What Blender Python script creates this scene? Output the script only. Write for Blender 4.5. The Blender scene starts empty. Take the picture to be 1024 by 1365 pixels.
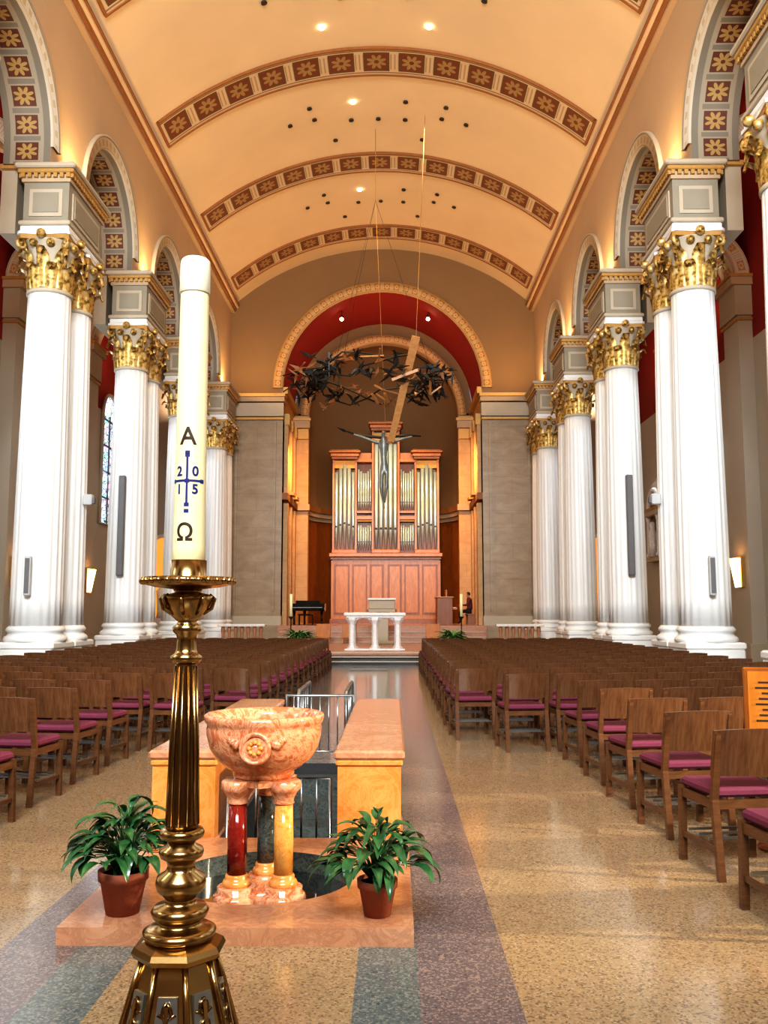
import bpy, bmesh, math, random
from mathutils import Vector, Matrix
random.seed(7)
PI=math.pi
scene=bpy.context.scene
COL=scene.collection

# ------------------------------------------------------------------ materials
class NT:
    def __init__(s,name):
        s.mat=bpy.data.materials.new(name); s.mat.use_nodes=True
        s.t=s.mat.node_tree; s.n=s.t.nodes; s.l=s.t.links
        s.p=s.n['Principled BSDF']
        s.tc=s.n.new('ShaderNodeTexCoord')
    def put(s,inp,v):
        if isinstance(v,bpy.types.NodeSocket): s.l.new(v,inp)
        elif isinstance(v,(tuple,list)):
            inp.default_value=tuple(v)+((1,) if len(v)==3 and len(inp.default_value)==4 else ())
        else: inp.default_value=v
    def m(s,op,a,b=None,c=None):
        n=s.n.new('ShaderNodeMath'); n.operation=op
        s.put(n.inputs[0],a)
        if b is not None: s.put(n.inputs[1],b)
        if c is not None: s.put(n.inputs[2],c)
        return n.outputs[0]
    def mix(s,f,a,b):
        n=s.n.new('ShaderNodeMix'); n.data_type='RGBA'
        s.put(n.inputs[0],f); s.put(n.inputs[6],a); s.put(n.inputs[7],b)
        return n.outputs[2]
    def noise(s,scale,detail=4,vec=None,dist=0,rough=.55):
        n=s.n.new('ShaderNodeTexNoise'); n.inputs['Scale'].default_value=scale
        n.inputs['Detail'].default_value=detail; n.inputs['Distortion'].default_value=dist
        n.inputs['Roughness'].default_value=rough
        s.l.new(vec or s.tc.outputs['Object'],n.inputs['Vector']); return n
    def vor(s,scale,vec=None,feature='F1'):
        n=s.n.new('ShaderNodeTexVoronoi'); n.feature=feature
        n.inputs['Scale'].default_value=scale
        s.l.new(vec or s.tc.outputs['Object'],n.inputs['Vector']); return n
    def ramp(s,f,stops):
        n=s.n.new('ShaderNodeValToRGB'); cr=n.color_ramp
        while len(cr.elements)<len(stops): cr.elements.new(.5)
        for e,(p,c) in zip(cr.elements,stops): e.position=p; e.color=tuple(c)+(1,)
        s.put(n.inputs[0],f); return n.outputs[0]
    def bump(s,h,strength=.3,dist=.01):
        n=s.n.new('ShaderNodeBump'); n.inputs['Strength'].default_value=strength
        n.inputs['Distance'].default_value=dist; s.l.new(h,n.inputs['Height'])
        s.l.new(n.outputs[0],s.p.inputs['Normal'])
    def fin(s,col,rough=.5,metal=0,spec=None):
        s.put(s.p.inputs['Base Color'],col); s.put(s.p.inputs['Roughness'],rough); s.put(s.p.inputs['Metallic'],metal)
        if spec is not None: s.p.inputs['Specular IOR Level'].default_value=spec
        return s.mat

def sc(c,k): return tuple(min(1,x*k) for x in c)
def plain(name,c,rough=.5,metal=0,var=.15,scale=6,bump=0):
    n=NT(name); ns=n.noise(scale)
    col=n.mix(ns.outputs[0],sc(c,1-var),sc(c,1+var))
    if bump: n.bump(n.noise(scale*6).outputs[0],bump)
    return n.fin(col,rough,metal)
def terrazzo(name,base,chips,rough=.3,scale=70,big=.12):
    n=NT(name)
    v=n.vor(scale); sep=n.n.new('ShaderNodeSeparateColor'); n.l.new(v.outputs['Color'],sep.inputs[0])
    k=len(chips); stops=[]
    stops.append((0,base)); stops.append((.45,base))
    for i,c in enumerate(chips): stops.append((.5+.5*i/k,c))
    col=n.ramp(sep.outputs[0],stops)
    v2=n.noise(.5,3); col=n.mix(n.m('MULTIPLY',v2.outputs[0],.5),col,sc(base,.85))
    v3=n.noise(2.5,5); col=n.mix(n.m('MULTIPLY',v3.outputs[0],big),col,sc(base,.55))
    return n.fin(col,rough)
def marble(name,a,b,vein,scale=3,rough=.25,vs=.7):
    n=NT(name)
    ns=n.noise(scale,8,dist=1.5,rough=.65)
    col=n.ramp(ns.outputs[0],[(.3,a),(.62,b)])
    n2=n.noise(scale*1.7,9,dist=2.5,rough=.7)
    w=n.m('SUBTRACT',1,n.m('MULTIPLY',n.m('ABSOLUTE',n.m('SUBTRACT',n2.outputs[0],.5)),14))
    w=n.m('MAXIMUM',w,0)
    col=n.mix(n.m('MULTIPLY',w,vs),col,vein)
    return n.fin(col,rough)
def wood(name,a,b,rough=.4,scale=(3,3,22)):
    n=NT(name)
    mp=n.n.new('ShaderNodeMapping'); mp.inputs['Scale'].default_value=scale
    n.l.new(n.tc.outputs['Object'],mp.inputs['Vector'])
    ns=n.noise(2.5,6,vec=mp.outputs[0],dist=.6)
    col=n.ramp(ns.outputs[0],[(.3,a),(.7,b)])
    return n.fin(col,rough)
def emis(name,c,st):
    n=NT(name); n.fin(c,.5); n.put(n.p.inputs['Emission Color'],c); n.p.inputs['Emission Strength'].default_value=st
    return n.mat

CREAM=plain('vault_plaster_cream',(.72,.575,.385),.8,0,.10,.5)
WALL=plain('plaster_tan',(.49,.365,.24),.8,0,.10,.6)
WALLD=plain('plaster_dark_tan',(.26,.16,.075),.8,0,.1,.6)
WHITEW=plain('plaster_white',(.50,.45,.37),.8,0,.05,.7)
RED=plain('plaster_red',(.27,.018,.011),.75,0,.12,.8)
COLW=plain('column_white',(.78,.80,.79),.36,0,.04,1.2)
STONEG=plain('stone_grey',(.48,.42,.32),.6,0,.08,3)
STONEB=plain('stone_bluegrey',(.30,.275,.21),.6,0,.1,3)
n=NT('gold_leaf_gilding'); ns=n.noise(9,4); col=n.ramp(ns.outputs[0],[(.38,(.15,.09,.028)),(.49,(.54,.35,.10)),(.58,(.66,.46,.16)),(.68,(.66,.60,.46))]); n.bump(n.noise(40).outputs[0],.5); GOLD=n.fin(col,.38,.45)
GOLDM=plain('gold_matte',(.52,.32,.11),.5,.3,.2,12)
BRASS=plain('polished_brass',(.48,.32,.135),.22,1,.3,8)
BRASSD=plain('aged_brass',(.28,.175,.08),.26,1,.3,12)
BROWN=plain('moulding_brown',(.30,.13,.045),.6,0,.2,8)
def blocks(name,a,b,sc3,bw,rh,mort,rough):
    n=NT(name)
    mp=n.n.new('ShaderNodeMapping'); mp.inputs['Scale'].default_value=sc3; n.l.new(n.tc.outputs['Object'],mp.inputs['Vector'])
    ns=n.noise(2.0,8,vec=mp.outputs[0],dist=.8); col=n.ramp(ns.outputs[0],[(.3,a),(.7,b)])
    br=n.n.new('ShaderNodeTexBrick'); br.inputs['Scale'].default_value=1; br.inputs['Brick Width'].default_value=bw; br.inputs['Row Height'].default_value=rh
    br.inputs['Mortar Size'].default_value=.008
    cb=n.n.new('ShaderNodeCombineXYZ'); sp=n.n.new('ShaderNodeSeparateXYZ'); n.l.new(n.tc.outputs['Object'],sp.inputs[0])
    n.l.new(n.m('ADD',sp.outputs[0],sp.outputs[1]),cb.inputs[0]); n.l.new(sp.outputs[2],cb.inputs[1]); n.l.new(cb.outputs[0],br.inputs['Vector'])
    return n.fin(n.mix(n.m('MULTIPLY',br.outputs['Fac'],mort),col,sc(a,.5)),rough)
PIER=blocks('pier_marble_brown',(.30,.215,.13),(.40,.31,.20),(.6,.6,1.4),1.5,.75,.4,.33)
CHANW=blocks('chancel_ashlar',(.52,.30,.12),(.62,.39,.18),(1,1,1),1.1,.55,.4,.5)

T_TAN=terrazzo('terrazzo_tan',(.36,.26,.15),[(.48,.36,.225),(.23,.15,.08),(.52,.42,.29),(.12,.085,.06)],.15,110,.45)
T_PUR=terrazzo('terrazzo_mauve',(.155,.13,.13),[(.25,.215,.215),(.08,.07,.075),(.32,.25,.22)],.16,110)
T_BLU=terrazzo('terrazzo_bluegrey',(.13,.15,.145),[(.21,.235,.225),(.065,.075,.085),(.27,.27,.24)],.15,110)
T_POL=terrazzo('terrazzo_aisle_polished',(.28,.30,.29),[(.36,.38,.37),(.20,.22,.23)],.08,60,.1)
M_PINK=marble('marble_pink',(.42,.20,.105),(.54,.30,.175),(.27,.10,.055),2.4,.16,.4)
M_BOWL=marble('marble_rose',(.40,.095,.036),(.60,.225,.10),(.78,.48,.29),3.0,.1,.65)
M_ORNG=marble('marble_orange',(.56,.185,.032),(.66,.27,.07),(.72,.40,.15),2.5,.22,.4)
M_RED=marble('marble_red',(.145,.010,.007),(.20,.017,.010),(.30,.05,.03),8,.12,.3)
M_YEL=marble('marble_yellow',(.60,.21,.03),(.72,.34,.075),(.78,.50,.20),9,.12,.45)
M_BLK=marble('marble_black',(.03,.035,.03),(.07,.08,.07),(.2,.22,.2),6,.1,.4)
M_WHT=marble('marble_white',(.78,.76,.73),(.88,.86,.84),(.5,.48,.48),4,.2,.5)
M_STEP=marble('marble_step_rose',(.36,.16,.09),(.44,.23,.14),(.52,.36,.26),4,.3,.4)
DSTEP=plain('granite_dark',(.05,.05,.05),.25,0,.3,40)
WOODC=wood('chair_oak',(.085,.036,.015),(.145,.068,.029),.34)
WOODB=wood('chair_back_veneer',(.090,.040,.018),(.150,.073,.033),.27,(22,3,3))
WOODO=wood('organ_cherry',(.40,.135,.016),(.52,.205,.034),.32,(4,4,1))
WOODOD=wood('organ_cherry_dark',(.21,.062,.009),(.30,.10,.018),.35,(4,4,1))
WOODX=wood('cross_pine',(.44,.22,.08),(.54,.30,.13),.4,(3,3,6))
PURP=plain('seat_fabric_purple',(.145,.026,.056),.85,0,.15,30,.3)
METAL=plain('steel_brushed',(.36,.38,.38),.3,.9,.1,20)
PIPE=plain('pipe_tin',(.56,.68,.69),.32,.45,.1,4)
DARKM=plain('dark_bronze',(.032,.030,.026),.45,.5,.3,10)
DGREY=plain('speaker_grey',(.16,.16,.165),.6,0,.1,10)
LGREY=plain('fixture_grey',(.5,.52,.52),.6,0,.1,10)
TERRA=plain('terracotta',(.33,.105,.06),.75,0,.15,12,.2)
SOIL=plain('soil',(.05,.03,.02),.95,0,.3,40,.6)
WATER=NT('pool_water'); WATER.p.inputs['Coat Weight'].default_value=1; WATER.bump(WATER.noise(9,2).outputs[0],.05); WATER=WATER.fin((.012,.016,.016),.04)
n=NT('leaf_green'); ns=n.noise(12,3); c=n.ramp(ns.outputs[0],[(.3,(.015,.065,.024)),(.7,(.048,.155,.05))]); n.p.inputs['Coat Weight'].default_value=.3; LEAF=n.fin(c,.35)
n=NT('fern_green'); ns=n.noise(5,3); c=n.ramp(ns.outputs[0],[(.3,(.05,.16,.04)),(.7,(.2,.36,.12))]); FERN=n.fin(c,.6)
n=NT('candle_wax'); n.p.inputs['Subsurface Weight'].default_value=.25; n.p.inputs['Subsurface Radius'].default_value=(.03,.02,.01)
WAX=n.fin(n.mix(n.noise(5).outputs[0],(.86,.74,.42),(.90,.80,.50)),.42)
WAXT=plain('wax_follower_translucent',(.84,.78,.58),.2,0,.05,5)
INKB=plain('ink_blue',(.02,.03,.16),.4); INKK=plain('ink_dark',(.05,.03,.02),.4)
BLACK=plain('piano_black',(.008,.008,.008),.12)
SKIN=plain('skin',(.55,.30,.20),.55); CLOTH=plain('cloth_dark_red',(.14,.03,.03),.85); HAIR=plain('hair_dark',(.03,.015,.008),.6); TROUS=plain('trousers_dark',(.02,.02,.03),.85)
GLOW=emis('lamp_glow_warm',(1,.60,.20),6); GLOWW=emis('downlight_lit',(1,.85,.6),14)
NICHEGLOW=emis('shrine_glow',(1,.36,.06),.8)  # niche back glows: its warm lamplight is put into the emission
HOLE=plain('downlight_dark',(.06,.045,.03),.6)
n=NT('stained_glass'); v=n.vor(5.5); n2=n.vor(5.5,feature='DISTANCE_TO_EDGE')
hs=n.n.new('ShaderNodeHueSaturation'); hs.inputs['Saturation'].default_value=.9; n.l.new(v.outputs['Color'],hs.inputs['Color'])
c=n.mix(.62,hs.outputs[0],(.42,.60,.78)); lead=n.m('GREATER_THAN',n2.outputs[0],.045)
c=n.mix(lead,(0,0,0),c); n.put(n.p.inputs['Emission Color'],c); n.p.inputs['Emission Strength'].default_value=1.5; STAIN=n.fin(c,.2)

def coffer(name,bg,frame,inner,orn,line,stripes=True,sq=.30):
    n=NT(name); sp=n.n.new('ShaderNodeSeparateXYZ'); n.l.new(n.tc.outputs['UV'],sp.inputs[0])
    u,v=sp.outputs[0],sp.outputs[1]
    du=n.m('SUBTRACT',n.m('FRACT',u),.5); dv=n.m('SUBTRACT',v,.5)
    au=n.m('ABSOLUTE',du); av=n.m('ABSOLUTE',dv)
    mx=n.m('MAXIMUM',au,av)
    r=n.m('SQRT',n.m('ADD',n.m('MULTIPLY',du,du),n.m('MULTIPLY',dv,dv)))
    th=n.m('ARCTAN2',dv,du)
    pet=n.m('ADD',.12,n.m('MULTIPLY',n.m('ABSOLUTE',n.m('SINE',n.m('MULTIPLY',th,4))),sq-.14))
    col=bg
    if stripes:
        st=n.m('LESS_THAN',n.m('FRACT',n.m('MULTIPLY',u,9)),.4)
        inb=n.m('LESS_THAN',av,.3)
        col=n.mix(n.m('MULTIPLY',n.m('MULTIPLY',st,inb),.55),col,line)
    col=n.mix(n.m('LESS_THAN',mx,sq+.06),col,frame)
    col=n.mix(n.m('LESS_THAN',mx,sq),col,inner)
    isorn=n.m('LESS_THAN',r,pet)
    col=n.mix(isorn,col,orn)
    col=n.mix(n.m('LESS_THAN',r,.07),col,inner)
    bd=n.m('MULTIPLY',n.m('GREATER_THAN',av,.41),n.m('LESS_THAN',av,.45))
    col=n.mix(bd,col,line)
    n.bump(n.m('ADD',isorn,n.m('GREATER_THAN',mx,sq+.06)),.4,.03)
    return n.fin(col,.55)
BAND=coffer('vault_band_coffers',(.62,.50,.34),(.15,.08,.035),(.20,.06,.025),(.36,.25,.11),(.26,.17,.09),True,.31)
SOFF=coffer('arch_soffit_rosettes',(.20,.18,.14),(.32,.28,.20),(.11,.035,.02),(.36,.24,.085),(.32,.28,.21),False,.35)
ARCHV=coffer('archivolt_ornament',(.50,.44,.34),(.50,.44,.34),(.40,.32,.23),(.44,.33,.18),(.26,.22,.18),False,.24)
GARCH=coffer('chancel_arch_ornament',(.50,.33,.15),(.50,.33,.15),(.38,.16,.06),(.58,.38,.14),(.34,.18,.06),False,.3)
RIBW=coffer('aisle_rib_ornament',(.60,.50,.38),(.55,.44,.32),(.42,.22,.14),(.62,.42,.2),(.4,.3,.2),True,.22)

# ------------------------------------------------------------------ mesh builder
class B:
    def __init__(s): s.v=[];s.f=[];s.mi=[];s.sm=[];s.mats=[];s.M=Matrix()
    def mid(s,m):
        if m not in s.mats: s.mats.append(m)
        return s.mats.index(m)
    def add(s,vs,fs,mat,smooth=False):
        o=len(s.v); k=s.mid(mat)
        for p in vs: s.v.append(tuple(s.M@Vector(p)))
        for f in fs: s.f.append([i+o for i in f]); s.mi.append(k); s.sm.append(smooth)
    def box(s,x,y,z,sx,sy,sz,mat,ch=0):
        a,b,c=sx/2,sy/2,sz/2
        if ch<=0:
            vs=[(x+i*a,y+j*b,z+k*c) for k in(-1,1) for j in(-1,1) for i in(-1,1)]
            s.add(vs,[(0,2,3,1),(4,5,7,6),(0,1,5,4),(2,6,7,3),(0,4,6,2),(1,3,7,5)],mat)
        else:
            rings=[]
            for zz,inn in((-c,ch),(-c+ch,0),(c-ch,0),(c,ch)):
                A,Bb=a-inn,b-inn
                q=ch
                pts=[(A-q,-Bb),(A,-Bb+q),(A,Bb-q),(A-q,Bb),(-A+q,Bb),(-A,Bb-q),(-A,-Bb+q),(-A+q,-Bb)]
                rings.append([(x+px,y+py,z+zz) for px,py in pts])
            vs=[p for r in rings for p in r]; fs=[]
            for i in range(3):
                for j in range(8): fs.append((i*8+j,i*8+(j+1)%8,(i+1)*8+(j+1)%8,(i+1)*8+j))
            fs.append(tuple(range(7,-1,-1))); fs.append(tuple(range(24,32)))
            s.add(vs,fs,mat)
    def lathe(s,prof,mat,x=0,y=0,z=0,seg=32,flute=0,fl=None,smooth=True,rot=0):
        vs=[];fs=[]
        for i,(r,zz) in enumerate(prof):
            for j in range(seg):
                a=2*PI*j/seg+rot; rr=r
                if flute and (fl is None or fl[0]<=i<=fl[1]): rr=r*(1-.05*abs(math.cos(flute*a/2)) **2)
                vs.append((x+rr*math.cos(a),y+rr*math.sin(a),z+zz))
        n=len(prof)
        for i in range(n-1):
            for j in range(seg): fs.append((i*seg+j,i*seg+(j+1)%seg,(i+1)*seg+(j+1)%seg,(i+1)*seg+j))
        s.add(vs,fs,mat,smooth)
        caps=[]
        if prof[0][0]>1e-4: caps.append(tuple(range(seg-1,-1,-1)))
        if prof[-1][0]>1e-4: caps.append(tuple((n-1)*seg+j for j in range(seg)))
        if caps:
            o=len(s.v)-len(vs); k=s.mid(mat)
            for c in caps: s.f.append([i+o for i in c]); s.mi.append(k); s.sm.append(False)
    def beam(s,p0,p1,w,t,mat,w1=None,t1=None,up=(0,0,1)):
        p0=Vector(p0);p1=Vector(p1);d=(p1-p0).normalized();up=Vector(up)
        if abs(d.dot(up))>.98: up=Vector((0,1,0))
        a=d.cross(up).normalized(); b=a.cross(d).normalized()
        w1=w if w1 is None else w1; t1=t if t1 is None else t1
        vs=[]
        for p,ww,tt in((p0,w,t),(p1,w1,t1)):
            for i,j in((-1,-1),(1,-1),(1,1),(-1,1)): vs.append(tuple(p+a*i*ww/2+b*j*tt/2))
        s.add(vs,[(3,2,1,0),(4,5,6,7),(0,1,5,4),(1,2,6,5),(2,3,7,6),(3,0,4,7)],mat)
    def tube(s,pts,r,mat,seg=8,closed=False):
        pts=[Vector(p) for p in pts]; n=len(pts)
        rs=r if isinstance(r,(list,tuple)) else [r]*n
        vs=[];fs=[];prev=None
        for i,p in enumerate(pts):
            if closed: d=(pts[(i+1)%n]-pts[i-1])
            else: d=(pts[min(i+1,n-1)]-pts[max(i-1,0)])
            d.normalize()
            up=prev if prev is not None else (Vector((0,0,1)) if abs(d.z)<.9 else Vector((1,0,0)))
            a=d.cross(up)
            if a.length<1e-5: a=d.cross(Vector((1,.3,0)))
            a.normalize(); b=a.cross(d).normalized(); prev=b
            for j in range(seg):
                t=2*PI*j/seg; vs.append(tuple(p+(a*math.cos(t)+b*math.sin(t))*rs[i]))
        m=n if closed else n-1
        for i in range(m):
            k=(i+1)%n
            for j in range(seg): fs.append((i*seg+j,i*seg+(j+1)%seg,k*seg+(j+1)%seg,k*seg+j))
        if not closed: fs.append(tuple(range(seg-1,-1,-1))); fs.append(tuple((n-1)*seg+j for j in range(seg)))
        s.add(vs,fs,mat,True)
    def prism(s,pts,z0,z1,mat):
        n=len(pts); vs=[(x,y,z0) for x,y in pts]+[(x,y,z1) for x,y in pts]
        fs=[tuple(range(n-1,-1,-1)),tuple(range(n,2*n))]+[(i,(i+1)%n,n+(i+1)%n,n+i) for i in range(n)]
        s.add(vs,fs,mat)
    def sphere(s,x,y,z,r,mat,seg=16,rz=None):
        rz=rz or r
        s.lathe([(max(1e-5,r*math.sin(PI*i/10)),-rz*math.cos(PI*i/10)) for i in range(11)],mat,x,y,z,seg)
    def grid(s,rows,mat,smooth=True):
        h=len(rows);w=len(rows[0]); vs=[p for r in rows for p in r]
        fs=[(i*w+j,i*w+j+1,(i+1)*w+j+1,(i+1)*w+j) for i in range(h-1) for j in range(w-1)]
        s.add(vs,fs,mat,smooth)
    def mesh(s,name):
        me=bpy.data.meshes.new(name); me.from_pydata(s.v,[],s.f)
        for m in s.mats: me.materials.append(m)
        me.polygons.foreach_set('material_index',s.mi); me.polygons.foreach_set('use_smooth',s.sm)
        me.update(); return me
    def obj(s,name,loc=(0,0,0),rz=0,parent=None):
        o=bpy.data.objects.new(name,s.mesh(name)); o.location=loc; o.rotation_euler[2]=rz
        COL.objects.link(o)
        if parent: o.parent=parent
        return o
def place(me,name,loc,rz=0):
    o=bpy.data.objects.new(name,me); o.location=loc; o.rotation_euler[2]=rz; COL.objects.link(o); return o
def empty(name,loc=(0,0,0)):
    o=bpy.data.objects.new(name,None); o.location=loc; COL.objects.link(o); return o
def uvstrips(name,strips,mat,parent=None):
    V=[];F=[];UV=[]
    for rows,us,vs in strips:
        o=len(V);w=len(rows[0])
        for r in rows: V+= [tuple(p) for p in r]
        for i in range(len(rows)-1):
            for j in range(w-1):
                F.append((o+i*w+j,o+i*w+j+1,o+(i+1)*w+j+1,o+(i+1)*w+j))
                UV.append([(us[i],vs[j]),(us[i],vs[j+1]),(us[i+1],vs[j+1]),(us[i+1],vs[j])])
    me=bpy.data.meshes.new(name); me.from_pydata(V,[],F); me.materials.append(mat)
    l=me.uv_layers.new(name='UVMap'); k=0
    for fu in UV:
        for c in fu: l.data[k].uv=c; k+=1
    me.polygons.foreach_set('use_smooth',[True]*len(F))
    ob=bpy.data.objects.new(name,me); COL.objects.link(ob)
    if parent: ob.parent=parent
    return ob

# ------------------------------------------------------------------ room dims
S=6.04; PC=[19.2+S*k for k in range(-3,4)]
Y0=-6.0; YE=39.3; XW=6.8; XO=10.6; ZB=11.0
VR=9.92; VC=8.03
def zv(x): return VC+math.sqrt(VR*VR-x*x)
ZC=zv(XW)

b=B()
xs=[-XO,-1.27,-.93,-.66,.34,.60,.99,XO]
ys=[Y0,3.0,4.27,4.6,9.3,9.7,26.6,YE]
for i in range(len(xs)-1):
    for j in range(len(ys)-1):
        cx=(xs[i]+xs[i+1])/2; cy=(ys[j]+ys[j+1])/2
        if -.66<cx<.34 and 4.6<cy<9.3: continue
        m=T_TAN
        if cx<-1.27 or cx>.99: m=T_TAN
        elif cx<-.93 or cx>.60: m=T_PUR
        elif cx<-.66 or cx>.34: m=T_BLU
        elif cy>9.3: m=T_POL
        elif cy>4.27: m=T_BLU
        b.add([(xs[i],ys[j],0),(xs[i+1],ys[j],0),(xs[i+1],ys[j+1],0),(xs[i],ys[j+1],0)],[(0,1,2,3)],m)
for (x0,y0,x1,y1) in ((-.66,4.6,.34,4.6),(.34,4.6,.34,9.3),(.34,9.3,-.66,9.3),(-.66,9.3,-.66,4.6)):
    b.add([(x0,y0,0),(x1,y1,0),(x1,y1,-.7),(x0,y0,-.7)],[(0,1,2,3)],DSTEP)
b.add([(-.66,4.6,-.7),(.34,4.6,-.7),(.34,9.3,-.7),(-.66,9.3,-.7)],[(0,1,2,3)],DSTEP)
b.obj('floor')

b=B(); N=48
def arcx(k,n=N,X=XW):
    a0=math.asin(X/VR); a=-a0+2*a0*k/n; return (VR*math.sin(a),VC+VR*math.cos(a))
rows=[]
for y in (Y0,10,25,YE+.2): rows.append([(arcx(k)[0],y,arcx(k)[1]) for k in range(N+1)])
b.grid(rows,CREAM); b.obj('ceiling')
rb=[]
a0=math.asin(6.35/VR)
for c in PC+[1.08-S]:
    r=VR-.05; w=.62; rows=[];us=[]
    K=52
    for k in range(K+1):
        a=-a0+2*a0*k/K; x=r*math.sin(a); z=VC+r*math.cos(a)
        rows.append([(x,c-w,z),(x,c+w,z)]); us.append(13*k/K)
    rb.append((rows,us,[0,1]))
uvstrips('trim_vault_band',rb,BAND)
b=B()
for c in PC+[1.08-S]:
    for dy in (-.65,.65):
        rr=[]
        for k in range(53):
            a=-a0+2*a0*k/52
            rr.append([((VR-.0)*math.sin(a),c+dy-.03,VC+VR*math.cos(a)),((VR-.08)*math.sin(a),c+dy-.03,VC+(VR-.08)*math.cos(a)),
                       ((VR-.08)*math.sin(a),c+dy+.03,VC+(VR-.08)*math.cos(a)),(VR*math.sin(a),c+dy+.03,VC+VR*math.cos(a))])
        b.grid(rr,BROWN,False)
    for sg in(-1,1):
        a=sg*a0; b.M=Matrix.Translation(((VR-.03)*math.sin(a),c,VC+(VR-.03)*math.cos(a)))@Matrix.Rotation(a,4,'Y'); b.box(0,0,0,.07,1.36,.1,BROWN); b.M=Matrix()
b.obj('trim_vault_band_edge')

RA=(S-2.2)/2; ZA=11.38
gaps=[]
cs=[PC[0]-S]+PC
for i in range(len(cs)-1): gaps.append((cs[i]+1.1,cs[i+1]-1.1))
for sx,nm in((-1,'left'),(1,'right')):
    b=B(); so=[]; av=[]
    for X,WM in ((XW*sx,WALL),((XW+1.0)*sx,RED)):
        prev=Y0
        for a,e in gaps:
            b.add([(X,prev,ZB),(X,a,ZB),(X,a,15.6),(X,prev,15.6)],[(0,1,2,3)],WM)
            m=(a+e)/2; pts=[(m-RA*math.cos(PI*k/24),ZA+RA*math.sin(PI*k/24)) for k in range(25)]
            for k in range(24):
                (y0,z0),(y1,z1)=pts[k],pts[k+1]
                b.add([(X,y0,z0),(X,y1,z1),(X,y1,15.6),(X,y0,15.6)],[(0,1,2,3)],WM)
            prev=e
        b.add([(X,prev,ZB),(X,YE,ZB),(X,YE,15.6),(X,prev,15.6)],[(0,1,2,3)],WM)
    b.obj('wall_nave_arcade_'+nm)
    for a,e in gaps:
        m=(a+e)/2
        path=[(a,ZB)]+[(m-RA*math.cos(PI*k/24),ZA+RA*math.sin(PI*k/24)) for k in range(25)]+[(e,ZB)]
        L=[0]
        for k in range(1,len(path)): L.append(L[-1]+math.dist(path[k],path[k-1]))
        n_=round(L[-1]/.56)
        so.append(([[(sx*XW,y,z),(sx*(XW+.2),y,z)] for y,z in path],[l/L[-1]*n_ for l in L],[0,.07]))
        so.append(([[(sx*(XW+.2),y,z),(sx*(XW+.8),y,z)] for y,z in path],[l/L[-1]*n_ for l in L],[.07,.93]))
        so.append(([[(sx*(XW+.8),y,z),(sx*(XW+1),y,z)] for y,z in path],[l/L[-1]*n_ for l in L],[.93,1]))
        def off(p,k):
            y,z=p
            if z<ZA: return (y-math.copysign(k,m-y),z)
            d=math.hypot(y-m,z-ZA); return (m+(y-m)*(d+k)/d,ZA+(z-ZA)*(d+k)/d)
        pr=[[(sx*XW,*off(p,0)),(sx*(XW-.07),*off(p,0)),(sx*(XW-.07),*off(p,.27)),(sx*(XW-.10),*off(p,.28)),(sx*(XW-.10),*off(p,.34)),(sx*XW,*off(p,.34))] for p in path[1:-1]]
        av.append((pr,[l/L[-1]*n_*2 for l in L[1:-1]],[0,.02,.9,.94,.98,1]))
    uvstrips('trim_arch_soffit_'+nm,so,SOFF)
    uvstrips('trim_archivolt_'+nm,av,ARCHV)
    b=B()
    ym=(Y0+YE)/2; ly=YE-Y0
    b.box(sx*(XW-.07),ym,ZC-.22,.14,ly,.08,WALL); b.box(sx*(XW-.11),ym,ZC-.11,.22,ly,.12,BROWN)
    b.box(sx*(XW-.15),ym,ZC-.01,.30,ly,.08,CREAM); b.box(sx*(XW-.18),ym,ZC+.05,.36,ly,.05,BROWN)
    b.obj('trim_nave_cornice_'+nm)
    # aisle
    b=B()
    wy=[(PC[k]+PC[k+1])/2 for k in range(6)]
    X=sx*XO; ZR=9.2
    b.add([(X,Y0,0),(X,YE,0),(X,YE,ZR),(X,Y0,ZR)],[(0,1,2,3)],WHITEW)
    b.add([(X,Y0,ZR),(X,YE,ZR),(X,YE,14.5),(X,Y0,14.5)],[(0,1,2,3)],RED)
    b.obj('wall_aisle_'+nm)
    b=B(); rows=[]
    xc=(XW+1+XO)/2; hw=(XO-XW-1)/2
    for y in(Y0,YE): rows.append([(sx*(xc-hw*math.cos(PI*k/16)),y,12.6+1.3*math.sin(PI*k/16)) for k in range(17)])
    b.grid(rows,RED); b.obj('ceiling_aisle_'+nm)
    b=B()
    for c in PC:
        b.box(sx*(XO-.2),c,5.2,.4,1.1,10.4,WHITEW); b.box(sx*(XO-.24),c,.35,.48,1.25,.7,STONEG)
        b.box(sx*(XO-.23),c,9.75,.46,1.2,.08,GOLDM)
        b.box(sx*(XO-.24),c,10.3,.48,1.22,.9,STONEG); b.box(sx*(XO-.30),c,10.82,.60,1.4,.22,WALL); b.box(sx*(XO-.32),c,10.97,.66,1.5,.08,GOLDM)
    b.obj('trim_aisle_pilaster_'+nm)
    rib=[]; bt=B()
    rc=(XW+1.0+XO-.4)/2; rr_=(XO-.4-XW-1.0)/2
    for c in PC:
        def arc(r,k): 
            a=PI*k/20; return (rc+r*math.cos(a),11.0+r*math.sin(a))
        rows=[];us=[];
        for k in range(21):
            x,z=arc(rr_,k); rows.append([(sx*x,c-.5,z),(sx*x,c+.5,z)]); us.append(k*.35)
        rib.append((rows,us,[0,1]))
        for ff in(-.52,.52):
            rows2=[]
            for k in range(21):
                x,z=arc(rr_,k); x2,z2=arc(rr_+.42,k); rows2.append([(sx*x,c+ff,z),(sx*x2,c+ff,z2)])
            rib.append((rows2,us,[0,1]))
            for k in range(20):
                x,z=arc(rr_+.05,k); x2,z2=arc(rr_+.05,k+1)
                bt.add([(sx*x,c+ff*.9,z),(sx*x2,c+ff*.9,z2),(sx*x2,c+ff*.9,14.2),(sx*x,c+ff*.9,14.2)],[(0,1,2,3)],RED)
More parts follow.
